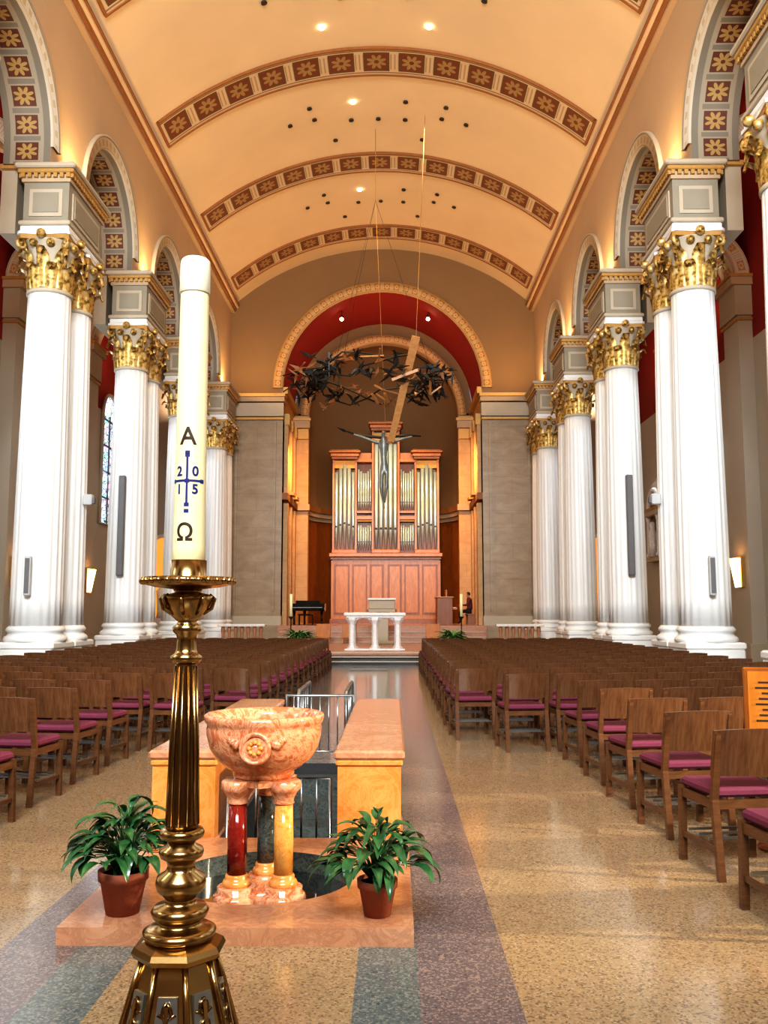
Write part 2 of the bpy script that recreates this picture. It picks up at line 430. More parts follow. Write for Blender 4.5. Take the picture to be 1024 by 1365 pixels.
        bt.box(sx*(XW+.91),c,10.25,.34,1.9,1.45,STONEG); bt.box(sx*(XW+.93),c,10.98,.36,2.1,.1,GOLDM)
    uvstrips('trim_aisle_rib_'+nm,rib,RIBW)
    bt.obj('wall_aisle_transverse_'+nm)
    if sx<0:
        for i,w in enumerate(wy):
            b=B(); pts=[(w-.85,4.9),(w+.85,4.9)]+[(w+.85*math.cos(PI*k/12),9.1+.85*math.sin(PI*k/12)) for k in range(13)]
            XX=sx*(XO-.03); b.add([(XX,y,z) for y,z in pts],[tuple(range(len(pts)))],STAIN)
            b.tube([(sx*(XO-.06),y,z) for y,z in pts],.07,WHITEW,6,True)
            for dz in(5.9,6.9,7.9,8.9): b.box(sx*(XO-.06),w,dz,.05,1.7,.05,DGREY)
            b.box(sx*(XO-.06),w,7.0,.05,.05,4.2,DGREY)
            b.obj('window_%d'%(i+1))
    for c in (PC[4],PC[5],PC[3],PC[6]):
        b=B(); b.box(0,0,0,.10,.5,.84,GOLDM)
        b.add([(-.06*sx,-.22,-.42),(-.06*sx,.22,-.42),(-.24*sx,.13,.38),(-.24*sx,-.13,.38)],[(0,1,2,3)],GLOW)
        b.add([(-.06*sx,-.22,-.42),(-.06*sx,-.22,.38),(-.24*sx,-.13,.38)],[(0,1,2)],GLOW)
        b.add([(-.06*sx,.22,-.42),(-.06*sx,.22,.38),(-.24*sx,.13,.38)],[(0,1,2)],GLOW)
        b.obj('wall_sconce',(sx*(XO-.45),c,2.65))

b=B(); pts=[(-XO,0),(XO,0),(XO,14.5),(XW,14.5)]+[(arcx(k)[0],arcx(k)[1]) for k in range(N,-1,-1)]+[(-XW,14.5),(-XO,14.5)]
b.add([(x,Y0,z) for x,z in pts],[tuple(range(len(pts)))],WALL); b.obj('wall_rear')

# end wall with chancel arch
R1=4.42; ZS=11.5
b=B()
K=60
for k in range(K):
    x0=-XW+2*XW*k/K; x1=-XW+2*XW*(k+1)/K
    def bot(x): return ZS+math.sqrt(max(0,R1*R1-x*x)) if abs(x)<R1 else 11.0
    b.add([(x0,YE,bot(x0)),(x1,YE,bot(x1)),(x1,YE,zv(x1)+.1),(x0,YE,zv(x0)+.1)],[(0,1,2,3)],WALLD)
for sx in(-1,1):
    b.box(sx*(R1+XW)/2,YE+.3,5.6,XW-R1,.6,11.3,PIER)
    b.add([(sx*XW,YE,0),(sx*XO,YE,0),(sx*XO,YE,14.5),(sx*XW,YE,14.5)],[(0,1,2,3)],WHITEW)
    b.box(sx*(R1+.02),YE+.3,11.3,.04,.6,.6,WALLD)
b.obj('wall_chancel_arch')
b=B()
for sx in(-1,1):
    cx=sx*(R1+XW)/2; w=XW-R1
    b.box(cx,YE-.02,10.1,w+.06,.3,.10,GOLDM); b.box(cx,YE-.04,10.5,w+.08,.3,.6,STONEG); b.box(cx,YE-.02,10.95,w+.16,.5,.2,WALL)
    b.box(cx,YE-.04,11.12,w+.26,.7,.14,GOLDM); b.box(cx,YE-.05,1.2,w+.1,.4,.4,STONEG); b.box(cx,YE-.05,.5,w+.16,.5,1.0,PIER)
    for dx in(-.85,.85): b.box(cx+dx,YE-.03,5.8,.12,.12,8.4,PIER)
b.obj('trim_chancel_pier')
def archband(r0,r1,y,zc,ncell,depth=.14):
    rows=[];us=[]
    for k in range(49):
        a=PI*k/48; c,s_=math.cos(a),math.sin(a)
        rows.append([(r0*c,y+.02,zc+r0*s_),(r0*c,y-depth,zc+r0*s_),(r1*c,y-depth,zc+r1*s_),(r1*c,y+.02,zc+r1*s_)]); us.append(ncell*k/48)
    return (rows,us,[0,.02,.98,1])
uvstrips('trim_chancel_arch',[archband(R1,R1+.46,YE,ZS,34),archband(3.7,4.1,43.8,ZS-.25,28)],GARCH)

# chancel
b=B()
for sx in(-1,1):
    b.add([(sx*R1,YE,0),(sx*R1,43.8,0),(sx*R1,43.8,ZS),(sx*R1,YE,ZS)],[(0,1,2,3)],CHANW)
    b.box(sx*4.25,44.1,6,1.1,.6,10.7,CHANW)
for k in range(40):
    x0=-R1+2*R1*k/40; x1=-R1+2*R1*(k+1)/40
    bt=lambda x: ZS-.25+math.sqrt(max(0,3.7**2-x*x)) if abs(x)<3.7 else ZS-.25
    tp=lambda x: ZS+math.sqrt(max(0,R1*R1-x*x))+.02
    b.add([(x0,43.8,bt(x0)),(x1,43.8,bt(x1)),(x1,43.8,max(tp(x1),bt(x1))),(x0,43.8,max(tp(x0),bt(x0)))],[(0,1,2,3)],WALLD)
rows=[]
for y in(YE,43.9): rows.append([(R1*math.cos(PI*k/40),y,ZS+R1*math.sin(PI*k/40)) for k in range(41)])
b.grid(rows,RED)
b.obj('wall_chancel')
RP=3.95; YP=44.2
b=B(); rows=[]
for z in(.9,6.6): rows.append([(RP*math.cos(PI*k/36),YP+RP*math.sin(PI*k/36),z) for k in range(37)])
b.grid(rows,WOODOD)
rows=[]
for z in(6.6,ZS-.25): rows.append([(RP*math.cos(PI*k/36),YP+RP*math.sin(PI*k/36),z) for k in range(37)])
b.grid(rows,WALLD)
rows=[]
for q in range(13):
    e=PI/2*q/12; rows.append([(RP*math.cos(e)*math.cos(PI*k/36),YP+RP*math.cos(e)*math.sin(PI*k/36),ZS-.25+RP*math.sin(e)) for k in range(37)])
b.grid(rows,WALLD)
rows=[]
for y in(43.8,YP+.05): rows.append([(3.7*math.cos(PI*k/40),y,ZS-.25+3.7*math.sin(PI*k/40)) for k in range(41)])
b.grid(rows,WALL)
b.obj('wall_apse')
b=B()
for z,r,m,h in((6.55,.22,WALL,.16),(6.75,.3,BROWN,.14),(6.3,.08,WALL,.1)):
    rows=[[(rr*math.cos(PI*k/36),YP+rr*math.sin(PI*k/36),zz) for k in range(37)] for rr,zz in((RP,z-h),(RP-r,z-h),(RP-r,z+h),(RP,z+h))]
    b.grid(rows,m,False)
for sx in(-1,1):
    b.box(sx*(R1-.12),41.5,6.65,.24,4.4,.3,BROWN); b.box(sx*(R1-.1),41.5,ZS-.1,.2,4.5,.3,GOLDM)
    b.box(sx*3.98,43.65,6.65,.75,.3,.3,WALL)
    for y in(40.0,41.5,43.0):
        b.box(sx*(R1-.09),y,8.4,.18,.34,3.2,CHANW); b.box(sx*(R1-.12),y,10.2,.24,.44,.5,GOLDM)
        b.box(sx*(R1-.1),y,3.6,.2,.4,5.6,CHANW)
    for y in(40.75,42.25):
        pts=[(y-.4,7.0),(y+.4,7.0)]+[(y+.4*math.cos(PI*k/10),9.0+.4*math.sin(PI*k/10)) for k in range(11)]
        b.add([(sx*(R1-.01),a,c) for a,c in pts],[tuple(range(len(pts)))],WALLD)
        b.tube([(sx*(R1-.04),a,c) for a,c in pts],.06,GOLDM,6,True)
        b.box(sx*(R1-.2),y,6.9,.4,.9,.14,GOLDM)
    b.box(sx*4.0,43.68,10.3,.62,.16,.5,GOLDM); b.box(sx*4.02,43.6,10.75,.8,.3,.35,WALL); b.box(sx*4.02,43.6,11.0,.9,.4,.14,GOLDM)
b.obj('trim_chancel')

b=B()
b.box(0,(38.2+49)/2,.5,2*R1-.02,49-38.2,1.0,M_STEP)
for i in range(4):
    b.box(0,(36.6+.4*i+38.3)/2,.08+.1*i+.0,2*R1-.3,38.3-36.6-.4*i,.16+.2*i,M_STEP)
    b.box(0,36.6+.4*i-.01,.16+.2*i-.02,2*R1-.28,.06,.04,STONEG)
b.obj('floor_chancel')
b=B()
for i,(m) in enumerate((DSTEP,DSTEP,M_STEP)):
    b.box(0,(26.6+.35*i+35.6)/2,.06+.06*i,8.4-.6*i,35.6-26.6-.7*i,.12+.12*i-.0,m)
    b.box(0,26.6+.35*i-.01,.12+.12*i-.015,8.4-.6*i+.02,.05,.03,STONEG)
b.obj('floor_altar_platform')

# ------------------------------------------------------------------ columns
def capital(b,z0,r,h,cx,cy,sz):
    b.lathe([(r,z0),(r*1.06,z0+.02),(r*1.06,z0+.08),(r*.98,z0+.1),(r*1.0,z0+h*.55),(r*1.25,z0+h*.86),(r*1.3,z0+h*.88)],STONEG,cx,cy,0,32)
    def leaf(ang,zb,hh,rb,w,curl):
        rows=[]
        for i in range(8):
            t=i/7
            if t<.75: rr=rb+.05*t+curl*.25*t*t; z=zb+hh*t/.85
            else:
                q=(t-.75)/.25; rr=rb+.04+curl*(.16+.84*math.sin(q*PI*.6)); z=zb+hh*(.88+.12*math.sin(q*PI*.9)-.16*q)
            ww=w*(.8+.5*math.sin(PI*min(1,t*1.05)))*(1 if t<.8 else 1-.6*(t-.8)/.2)
            row=[]
            for j in range(5):
                s_=(j-2)/2; a=ang+s_*ww/rr/1.0
                rd=rr-.035*abs(s_)+(.02 if j in(1,3) else 0)
                row.append((cx+rd*math.cos(a),cy+rd*math.sin(a),z-.03*abs(s_)*(i%2)))
            rows.append(row)
        b.grid(rows,GOLD,True)
    for k in range(8): leaf(2*PI*k/8+PI/8,z0+.08,h*.42,r*1.04,.13,.20)
    for k in range(8): leaf(2*PI*k/8,z0+.1,h*.68,r*1.03,.12,.24)
    for k in range(4):
        a=PI/4+PI/2*k; d=Vector((math.cos(a),math.sin(a),0)); c=Vector((cx,cy,z0+h*.80))+d*r*1.42
        pts=[Vector((cx,cy,z0+h*.5))+d*r*1.1,Vector((cx,cy,z0+h*.74))+d*r*1.22]
        for q in range(12):
            t=q/11*2.6*PI; rr=.13*(1-q/14)
            pts.append(c+d*rr*math.sin(t)+Vector((0,0,1))*rr*math.cos(t))
        b.tube([tuple(p) for p in pts],[.045]*len(pts),GOLD,6)
        a2=PI/2*k; b.sphere(cx+r*1.38*math.cos(a2),cy+r*1.38*math.sin(a2),z0+h*.93,.1,GOLD,8)
        for sg in(-1,1):
            a3=a2+sg*.32; b.sphere(cx+r*1.28*math.cos(a3),cy+r*1.28*math.sin(a3),z0+h*.80,.09,GOLD,8)
    s_=r*1.45; pts=[]
    for k in range(4):
        a=PI/4+PI/2*k; p=(s_*1.18*math.cos(a),s_*1.18*math.sin(a)); an=PI/4+PI/2*(k+1); q=(s_*1.18*math.cos(an),s_*1.18*math.sin(an))
        for t in(.06,.3,.5,.7,.94):
            x=p[0]+(q[0]-p[0])*t; y=p[1]+(q[1]-p[1])*t; f=1-.10*math.sin(PI*t); pts.append((cx+x*f,cy+y*f))
    b.prism(pts,z0+h*.88,z0+h*.95,GOLDM); b.prism([(cx+(x-cx)*1.04,cy+(y-cy)*1.04) for x,y in pts],z0+h*.95,z0+h,COLW)
def column_mesh():
    b=B(); rb=.52; rt=.44
    b.box(0,0,.4,1.16,1.16,.8,COLW,.03)
    b.box(0,0,.86,1.2,1.2,.14,COLW,.03)
    b.lathe([(.59,.92),(.62,.95),(.62,1.0),(.59,1.04),(.55,1.06),(.53,1.11),(.57,1.14),(.58,1.18),(.55,1.22),(.52,1.25)],COLW,seg=48)
    prof=[]
    for i in range(13):
        t=i/12; prof.append((rb-(rb-rt)*(t**1.6),1.25+t*6.95))
    b.lathe(prof,COLW,seg=120,flute=20,fl=(1,11))
    capital(b,8.2,.45,1.29,0,0,1)
    return b.mesh('column')
cm=column_mesh()
def block_mesh():
    b=B()
    b.box(0,0,9.57,1.04,2.2,.14,COLW,.02); b.box(0,0,9.69,1.1,2.28,.1,STONEG,.02)
    b.box(0,0,10.15,.96,2.1,.9,STONEB)
    for sx in(-1,1):
        b.box(sx*.49,0,10.15,.03,1.7,.6,STONEG); b.box(sx*.51,0,10.15,.02,1.5,.44,STONEB)
    for sy in(-1,1):
        b.box(0,sy*1.06,10.15,.70,.03,.6,STONEG); b.box(0,sy*1.08,10.15,.54,.02,.44,STONEB)
    b.box(0,0,10.64,1.04,2.2,.08,WALL)
    for i in range(17):
        y=-1.08+2.16*i/16
        for sx in(-1,1): b.box(sx*.54,y,10.73,.08,.08,.09,GOLDM)
    for i in range(8):
        x=-.48+.96*i/7
        for sy in(-1,1): b.box(x,sy*1.12,10.73,.08,.08,.09,GOLDM)
    b.box(0,0,10.72,1.02,2.18,.1,STONEG)
    b.box(0,0,10.83,1.2,2.34,.10,GOLDM,.02); b.box(0,0,10.93,1.3,2.46,.12,STONEG,.03)
    return b.mesh('entablature')
bm_=block_mesh()
XCOL=6.86
for c in PC:
    for sx in(-1,1):
        place(cm,'corinthian_column',(sx*XCOL,c-.63,0)); place(cm,'corinthian_column',(sx*XCOL,c+.63,0))
        place(bm_,'entablature_block',(sx*XCOL,c,0))
for sx in(-1,1):
    b=B(); b.box(0,0,0,.17,.14,2.7,DGREY,.02); b.box(0,-.072,0,.13,.01,2.6,DGREY); b.box(0,.10,.9,.05,.10,.05,METAL); b.box(0,.10,-.9,.05,.10,.05,METAL)
    b.obj('line_array_speaker',(sx*XCOL-sx*.05,PC[4]-.63-.66,3.85))
    b=B(); b.box(0,0,0,.12,.12,.8,LGREY,.02); b.box(0,-.062,0,.09,.01,.7,DGREY); b.box(0,.08,0,.04,.1,.1,METAL)
    b.obj('column_speaker',(sx*(XCOL-.05),PC[3]-.63-.64,2.25))
    b=B(); b.box(0,0,0,.2,.18,.24,LGREY,.02); b.box(-sx*.12,.0,-.02,.06,.1,.12,DGREY)
    b.obj('wall_camera_box',(sx*(XCOL-.6),PC[3]+.5,4.0))

# ------------------------------------------------------------------ chairs
def chair(b,M=Matrix()):
    b.M=M
    for sx in(-1,1):
        x=sx*.225
        b.beam((x,-.05,0),(x,.0,.44),.032,.042,WOODC,up=(1,0,0)); b.beam((x,.0,.44),(x,-.07,.82),.032,.042,WOODC,.028,.03,up=(1,0,0))
        b.beam((x,.42,0),(x,.40,.45),.032,.042,WOODC,up=(1,0,0))
        b.beam((x,0,.41),(x,.42,.41),.024,.05,WOODC); b.beam((x,-.03,.16),(x,.41,.16),.02,.03,WOODC)
    b.beam((-.22,.40,.41),(.22,.40,.41),.024,.05,WOODC); b.beam((-.22,.01,.41),(.22,.01,.41),.024,.05,WOODC)
    b.beam((-.22,.1,.2),(.22,.1,.2),.014,.014,METAL); b.beam((-.22,.22,.2),(.22,.22,.2),.014,.014,METAL); b.beam((-.22,.34,.2),(.22,.34,.2),.014,.014,METAL)
    b.box(0,.21,.475,.45,.43,.055,PURP,.016)
    f=[];k=[]
    W=.245
    for z,dy in((.575,0),(.70,-.025),(.835,-.055)):
        f.append([]);k.append([])
        for i in range(9):
            x=-W+2*W*i/8; c=.035*(1-(x/W)**2); zz=z+(.012*(1-(x/W)**2) if z>.8 else 0)
            f[-1].append((x,dy-.02-c+.02,zz)); k[-1].append((x,dy-.04-c+.02,zz))
    b.grid(f,WOODB); b.grid([r[::-1] for r in k],WOODB)
    b.grid([f[-1],k[-1]],WOODC,False); b.grid([k[0],f[0]],WOODC,False)
    for e in(0,-1): b.grid([[f[i][e] for i in range(3)],[k[i][e] for i in range(3)]],WOODC,False)
    b.M=Matrix()
b=B(); chair(b); CH=b.mesh('chair')
A=math.radians(8)
y=4.42
while y<24.9:
    x0=2.32 if y<9.6 else (1.72 if y<10.7 else 1.24)
    for sx in(-1,1):
        n_=int((5.85-x0)/.585)+1
        if y<12.5:
            for i in range(n_):
                x=x0+.24+i*.585*math.cos(A)
                if x>5.85: break
                place(CH,'church_chair',(sx*x,y+i*.585*math.sin(A),0),sx*A+random.uniform(-.03,.03))
        else:
            b=B()
            for i in range(n_):
                x=x0+.24+i*.585*math.cos(A)
                if x>5.85: break
                chair(b,Matrix.Translation((sx*(x-x0),i*.585*math.sin(A),0))@Matrix.Rotation(sx*A+random.uniform(-.04,.04),4,'Z'))
            b.obj('church_chair_row',(sx*x0,y,0))
    y+=.95

# ------------------------------------------------------------------ baptistery
CX=-.22; CY=5.1
b=B()
x0,x1,y0,y1=-1.04,.59,4.27,5.93; R=.5; zt=.08
per=[];cir=[]
K=48
for k in range(K):
    a=2*PI*(k+.0)/K; c,s_=math.cos(a),math.sin(a)
    tx=((x1-CX) if c>0 else (CX-x0))/max(abs(c),1e-6); ty=((y1-CY) if s_>0 else (CY-y0))/max(abs(s_),1e-6)
    t=min(tx,ty); per.append([CX+c*t,CY+s_*t]); cir.append((CX+c*R,CY+s_*R))
for cxn,cyn in((x0,y0),(x1,y0),(x1,y1),(x0,y1)):
    i=min(range(K),key=lambda i:(per[i][0]-cxn)**2+(per[i][1]-cyn)**2); per[i]=[cxn,cyn]
vs=[(p[0],p[1],zt) for p in cir]+[(p[0],p[1],zt) for p in per]+[(p[0],p[1],.0) for p in per]+[(p[0],p[1],-.35) for p in cir]
fs=[]
for i in range(K):
    j=(i+1)%K
    fs+=[(i,K+i,K+j,j),(K+i,2*K+i,2*K+j,K+j)]
b.add(vs,fs,M_PINK)
b.add(vs,[(3*K+i,i,(i+1)%K,3*K+(i+1)%K) for i in range(K)],M_BLK,True)
b.add([(p[0],p[1],-.03) for p in cir],[tuple(range(K))],WATER)
b.obj('baptismal_pool_platform')
for (xa,xb) in ((-1.08,-.64),(.12,.56)):
    b=B(); cx=(xa+xb)/2; w=xb-xa; yy0,yy1=5.95,9.5; yc=(yy0+yy1)/2; L=yy1-yy0
    b.box(0,0,.27,w-.03,L-.03,.54,M_ORNG); b.box(0,0,.03,w,L,.06,M_PINK,.01)
    b.box(0,0,.59,w+.02,L+.02,.06,M_PINK,.015); b.box(0,0,.54,w-.005,L,.04,M_ORNG,.01)
    b.obj('marble_parapet',(cx,yc,0))
b=B()
for i in range(4): b.box(-.26,9.25-.3*i-.15,-.7+(.6-.15*i)/2,.74,.3,.6-.15*i,M_BLK)
b.box(-.26,7.2,-.69,.74,2,.02,STONEB)
b.obj('baptismal_pool_steps')
for xx in(-.50,.0):
    b=B()
    b.tube([(0,0,-.02),(0,0,.60),(0,.08,.66),(0,1.3,.66),(0,1.38,.60),(0,1.38,0)],.02,METAL)
    for t in(.3,.55,.8,1.05): b.tube([(0,t,-.02),(0,t,.66)],.009,METAL,6)
    b.tube([(0,0,.06),(0,1.38,.06)],.012,METAL,6)
    b.obj('pool_handrail',(xx,9.56,0.03))
b=B()
b.tube([(-.60,0,.0),(-.60,0,.66),(.08,0,.66),(.08,0,0)],.018,METAL); b.tube([(-.60,0,.1),(.08,0,.1)],.01,METAL,6)
for i in range(7): b.tube([(-.53+.09*i,0,.1),(-.53+.09*i,0,.66)],.008,METAL,6)
b.obj('pool_guard_rail',(0,9.42,0))
b=B()
b.tube([(-.60,6.1,-.69),(-.60,6.1,.42),(.08,6.1,.42),(.08,6.1,-.69)],.014,METAL)
for i in range(6): b.tube([(-.51+.10*i,6.1,-.05),(-.51+.10*i,6.1,.42)],.007,METAL,6)
b.tube([(-.60,6.1,-.05),(.08,6.1,-.05)],.01,METAL,6)
b.obj('pool_inner_rail')

f=B()
prof=[(.10,.595),(.14,.60),(.165,.615),(.17,.63),(.17,.645),(.21,.665),(.265,.71),(.300,.77),(.315,.83),(.318,.875),(.312,.89),(.324,.905),(.332,.93),(.330,.945),(.318,.952),(.300,.945),(.285,.92),(.25,.84),(.15,.78),(.0001,.77)]
f.lathe(prof,M_BOWL,seg=64)
f.lathe([(.0001,.885),(.276,.885)],WATER,seg=48)
f.M=Matrix.Translation((.0,-.318,.80))@Matrix.Rotation(PI/2-.22,4,'X')
f.lathe([(.0001,.03),(.05,.03),(.056,.012),(.062,.012),(.066,.035),(.08,.035),(.084,.02),(.084,-.03)],M_BOWL,seg=32)
for k in range(8):
    a=PI/4*k; f.sphere(.03*math.cos(a),.03*math.sin(a),.032,.014,M_ORNG,8)
f.M=Matrix()
for s_ in (-1,1):
    for kk in range(3):
        a=-PI/2+s_*(.34+.07*kk); f.sphere(.312*math.cos(a),.312*math.sin(a),.82+.01*kk,.028-.006*kk,M_BOWL,8)
pos=[(-.125,-.09,M_RED),(.125,-.09,M_YEL),(0,.15,M_BLK)]
for x,y_,m in pos:
    f.lathe([(.075,.05),(.078,.07),(.07,.085),(.06,.09),(.062,.105),(.055,.115)],M_ORNG,x,y_,0,24)
    f.lathe([(.052,.115),(.053,.3),(.048,.48)],m,x,y_,0,28)
    f.lathe([(.05,.48),(.058,.485),(.052,.495),(.056,.51),(.075,.545),(.09,.56),(.09,.60),(.08,.605)],M_BOWL,x,y_,0,24)
    f.lathe([(.125,-.10),(.125,-.0),(.115,.015),(.10,.02),(.105,.05),(.095,.055)],M_BOWL,x,y_,0,32)
f.lathe([(.15,-.10),(.15,.01),(.12,.045)],M_BOWL,0,0,0,32)
f.lathe([(.20,.575),(.20,.60),(.16,.61)],M_BOWL,0,.0,0,6,smooth=False,rot=PI/6)
f.lathe([(.2,-.33),(.2,-.09)],M_BLK,seg=24)
f.obj('baptismal_font',(CX,CY,0))

def leafblade(b,p,ang,elev,L,w,droop,mat):
    rows=[];n_=9
    pos=Vector(p); e=elev
    for i in range(n_):
        t=i/(n_-1)
        ww=w*math.sin(PI*min(1,(t*.97+.03))**.75)
        d=Vector((math.cos(ang)*math.cos(e),math.sin(ang)*math.cos(e),math.sin(e)))
        sd=Vector((-math.sin(ang),math.cos(ang),0)); up=sd.cross(d)*-1
        rows.append([tuple(pos+sd*ww*s_/2+up*(abs(s_)*ww*.18)) for s_ in(-1,-.5,0,.5,1)])
        pos=pos+d*L/(n_-1); e-=droop/(n_-1)
    b.grid(rows,mat)
def potted(name,loc,pr,ph,spread,top,n_,seed):
    random.seed(seed)
    b=B()
    b.lathe([(pr*.66,0),(pr*.92,ph*.78),(pr,ph*.78),(pr*1.02,ph),(pr*.9,ph),(pr*.88,ph*.9),(.0001,ph*.88)],TERRA,seg=32)
    b.lathe([(.0001,ph*.9),(pr*.87,ph*.9)],SOIL,seg=20)
    for i in range(n_):
        a=random.uniform(0,2*PI); rr=random.random()**.6
        hgt=(top-ph)*(1-.75*rr)*random.uniform(.65,1.2); out=spread*rr*.62
        base=Vector((random.uniform(-.3,.3)*pr,random.uniform(-.3,.3)*pr,ph*.9)); tip=Vector((out*math.cos(a),out*math.sin(a),ph+hgt*.85))
        mid=(base+tip)/2+Vector((0,0,.05)); b.tube([base,mid,tip],[.004,.003,.002],LEAF,5)
        leafblade(b,tip,a+random.uniform(-.7,.7),random.uniform(.3,1.2)*(1-rr*.6),random.uniform(.11,.2),random.uniform(.04,.062),random.uniform(1.0,2.2),LEAF)
    return b.obj(name,loc)
potted('potted_peace_lily',(-.80,4.48,.08),.118,.2,.31,.56,110,3)
potted('potted_peace_lily',(.42,4.46,.08),.095,.165,.31,.51,100,5)

# ------------------------------------------------------------------ paschal candle + stand
g=B()
def oct_(prof,mat,rot=PI/8): g.lathe(prof,mat,0,0,0,8,smooth=False,rot=rot)
oct_([(.27,0),(.275,.02),(.265,.045),(.235,.06),(.228,.10),(.215,.11),(.20,.18),(.165,.30),(.135,.39),(.115,.46),(.105,.49)],BRASS)
oct_([(.115,.49),(.132,.50),(.140,.515),(.132,.53),(.11,.54),(.09,.545)],BRASS)
for k in range(8):
    a=PI/4*k
    g.M=Matrix.Rotation(a,4,'Z')
    g.beam((.180,0,.12),(.118,0,.42),.10,.02,METAL,.055,.02,up=(1,0,0))
    g.beam((.192,0,.14),(.132,0,.40),.012,.02,BRASS,.012,.02,up=(1,0,0))
    for t in(.12,.32,.52,.72,.9):
        zz=.13+.28*t; rr=.195-.062*t; w_=.044-.02*t
        for sg in(-1,1): g.tube([(rr-.004,sg*w_*math.sin(q*.9)*(.3+.7*q/5),zz+.028*math.cos(q*.9)*(1-q/8)) for q in range(6)],.006,BRASSD,5)
    g.M=Matrix.Rotation(a+PI/8,4,'Z'); g.tube([(.262,0,.05),(.205,0,.16),(.167,0,.30),(.137,0,.40),(.11,0,.49)],.009,BRASS,6)
g.M=Matrix()
g.lathe([(.09,.54),(.105,.55),(.108,.565),(.09,.575),(.065,.58),(.06,.595),(.08,.605),(.086,.62),(.075,.635),(.05,.64),(.044,.655),(.052,.665),(.070,.68),(.075,.70),(.070,.72),(.045,.735),(.04,.75),(.045,.765),(.063,.775),(.067,.79),(.063,.80),(.043,.81),(.041,.82)],BRASS,seg=40)
g.lathe([(.041,.82),(.064,.832),(.068,.845),(.062,.856),(.046,.86)],BRASS,seg=40)
g.lathe([(.048,.86),(.050,.88),(.048,.95),(.043,1.1),(.037,1.25),(.033,1.34),(.033,1.355)],BRASSD,seg=96,flute=12,fl=(1,5))
g.lathe([(.040,1.35),(.048,1.36),(.048,1.37),(.036,1.378),(.031,1.39),(.028,1.42),(.032,1.435),(.042,1.445),(.044,1.458),(.034,1.468),(.028,1.475),(.045,1.49),(.066,1.515),(.078,1.54),(.08,1.555),(.06,1.56),(.04,1.565),(.045,1.575),(.10,1.582),(.134,1.59),(.140,1.60),(.137,1.612),(.130,1.607),(.06,1.603),(.056,1.61),(.056,1.665),(.052,1.665),(.052,1.62)],BRASS,seg=48)
for k in range(28):
    a=2*PI*k/28; g.sphere(.138*math.cos(a),.138*math.sin(a),1.60,.011,BRASS,8)
for k in range(8):
    a=PI/4*k; g.M=Matrix.Rotation(a,4,'Z'); g.tube([(.05,0,1.50),(.075,0,1.515),(.085,0,1.545),(.068,0,1.558)],.006,BRASS,6)
g.M=Matrix()
for k in range(12):
    a=2*PI*k/12; g.tube([(.0490*math.cos(a),.0490*math.sin(a),.87),(.0435*math.cos(a),.0435*math.sin(a),1.08),(.0335*math.cos(a),.0335*math.sin(a),1.34)],.0035,BRASS,5)
SX,SY=-.14,2.8
g.obj('paschal_candle_stand',(SX,SY,0))
c=B(); CT=2.56
c.lathe([(.0505,1.612),(.0505,1.7),(.048,2.0),(.045,CT-.03),(.044,CT-.005)],WAX,seg=48)
c.lathe([(.0455,CT-.04),(.0485,CT-.035),(.0485,CT+.055),(.047,CT+.07),(.0455,CT+.073),(.04,CT+.079),(.028,CT+.071),(.012,CT+.065),(.0001,CT+.063)],WAXT,seg=48)
c.tube([(0,0,CT+.055),(.002,0,CT+.08)],.002,INKK,5)
def rad(z): return .0505-(z-1.612)*(.0062/.87)+.0012
def wraprect(xa,xb,za,zb,mat):
    n_=max(2,int(abs(xb-xa)/.004)); rows=[]
    for z in(za,zb): rows.append([(rad(z)*math.sin((xa+(xb-xa)*i/n_)/rad(z)),-rad(z)*math.cos((xa+(xb-xa)*i/n_)/rad(z)),z) for i in range(n_+1)])
    c.grid(rows,mat)
def wraptext(body,size,xc,zc,mat):
    cu=bpy.data.curves.new('t','FONT'); cu.body=body; cu.size=size; cu.align_x='CENTER'; cu.align_y='CENTER'; cu.offset=.0012
    o=bpy.data.objects.new('t',cu); COL.objects.link(o); dg=bpy.context.evaluated_depsgraph_get(); dg.update()
    me=bpy.data.meshes.new_from_object(o.evaluated_get(dg)); bm=bmesh.new(); bm.from_mesh(me)
    bmesh.ops.triangulate(bm,faces=bm.faces[:]); bmesh.ops.subdivide_edges(bm,edges=bm.edges[:],cuts=3,use_grid_fill=True)
    vs=[]
    for v in bm.verts:
        x=v.co.x+xc; z=v.co.y+zc; r=rad(z)+.0003; vs.append((r*math.sin(x/r),-r*math.cos(x/r),z))
    bm.verts.index_update(); c.add(vs,[tuple(q.index for q in fc.verts) for fc in bm.faces],mat)
    bm.free(); bpy.data.objects.remove(o); bpy.data.curves.remove(cu)
wraptext('A',.078,.0,2.048,INKK); wraptext('\u03A9',.074,-.004,1.746,INKK)
wraprect(-.0035,.0035,1.84,1.985,INKB); wraprect(-.05,.05,1.906,1.913,INKB)
for x,z in((0,1.990),(0,1.835),(0,1.909),(-.05,1.909),(.05,1.909),(0,1.815),(0,1.998)): wraprect(x-.0075,x+.0075,z-.006,z+.006,INKB)
for t,x,z in(('2',-.026,1.938),('0',.026,1.938),('1',-.026,1.882),('5',.026,1.882)): wraptext(t,.042,x,z,INKB)
c.obj('paschal_candle',(SX,SY,0))

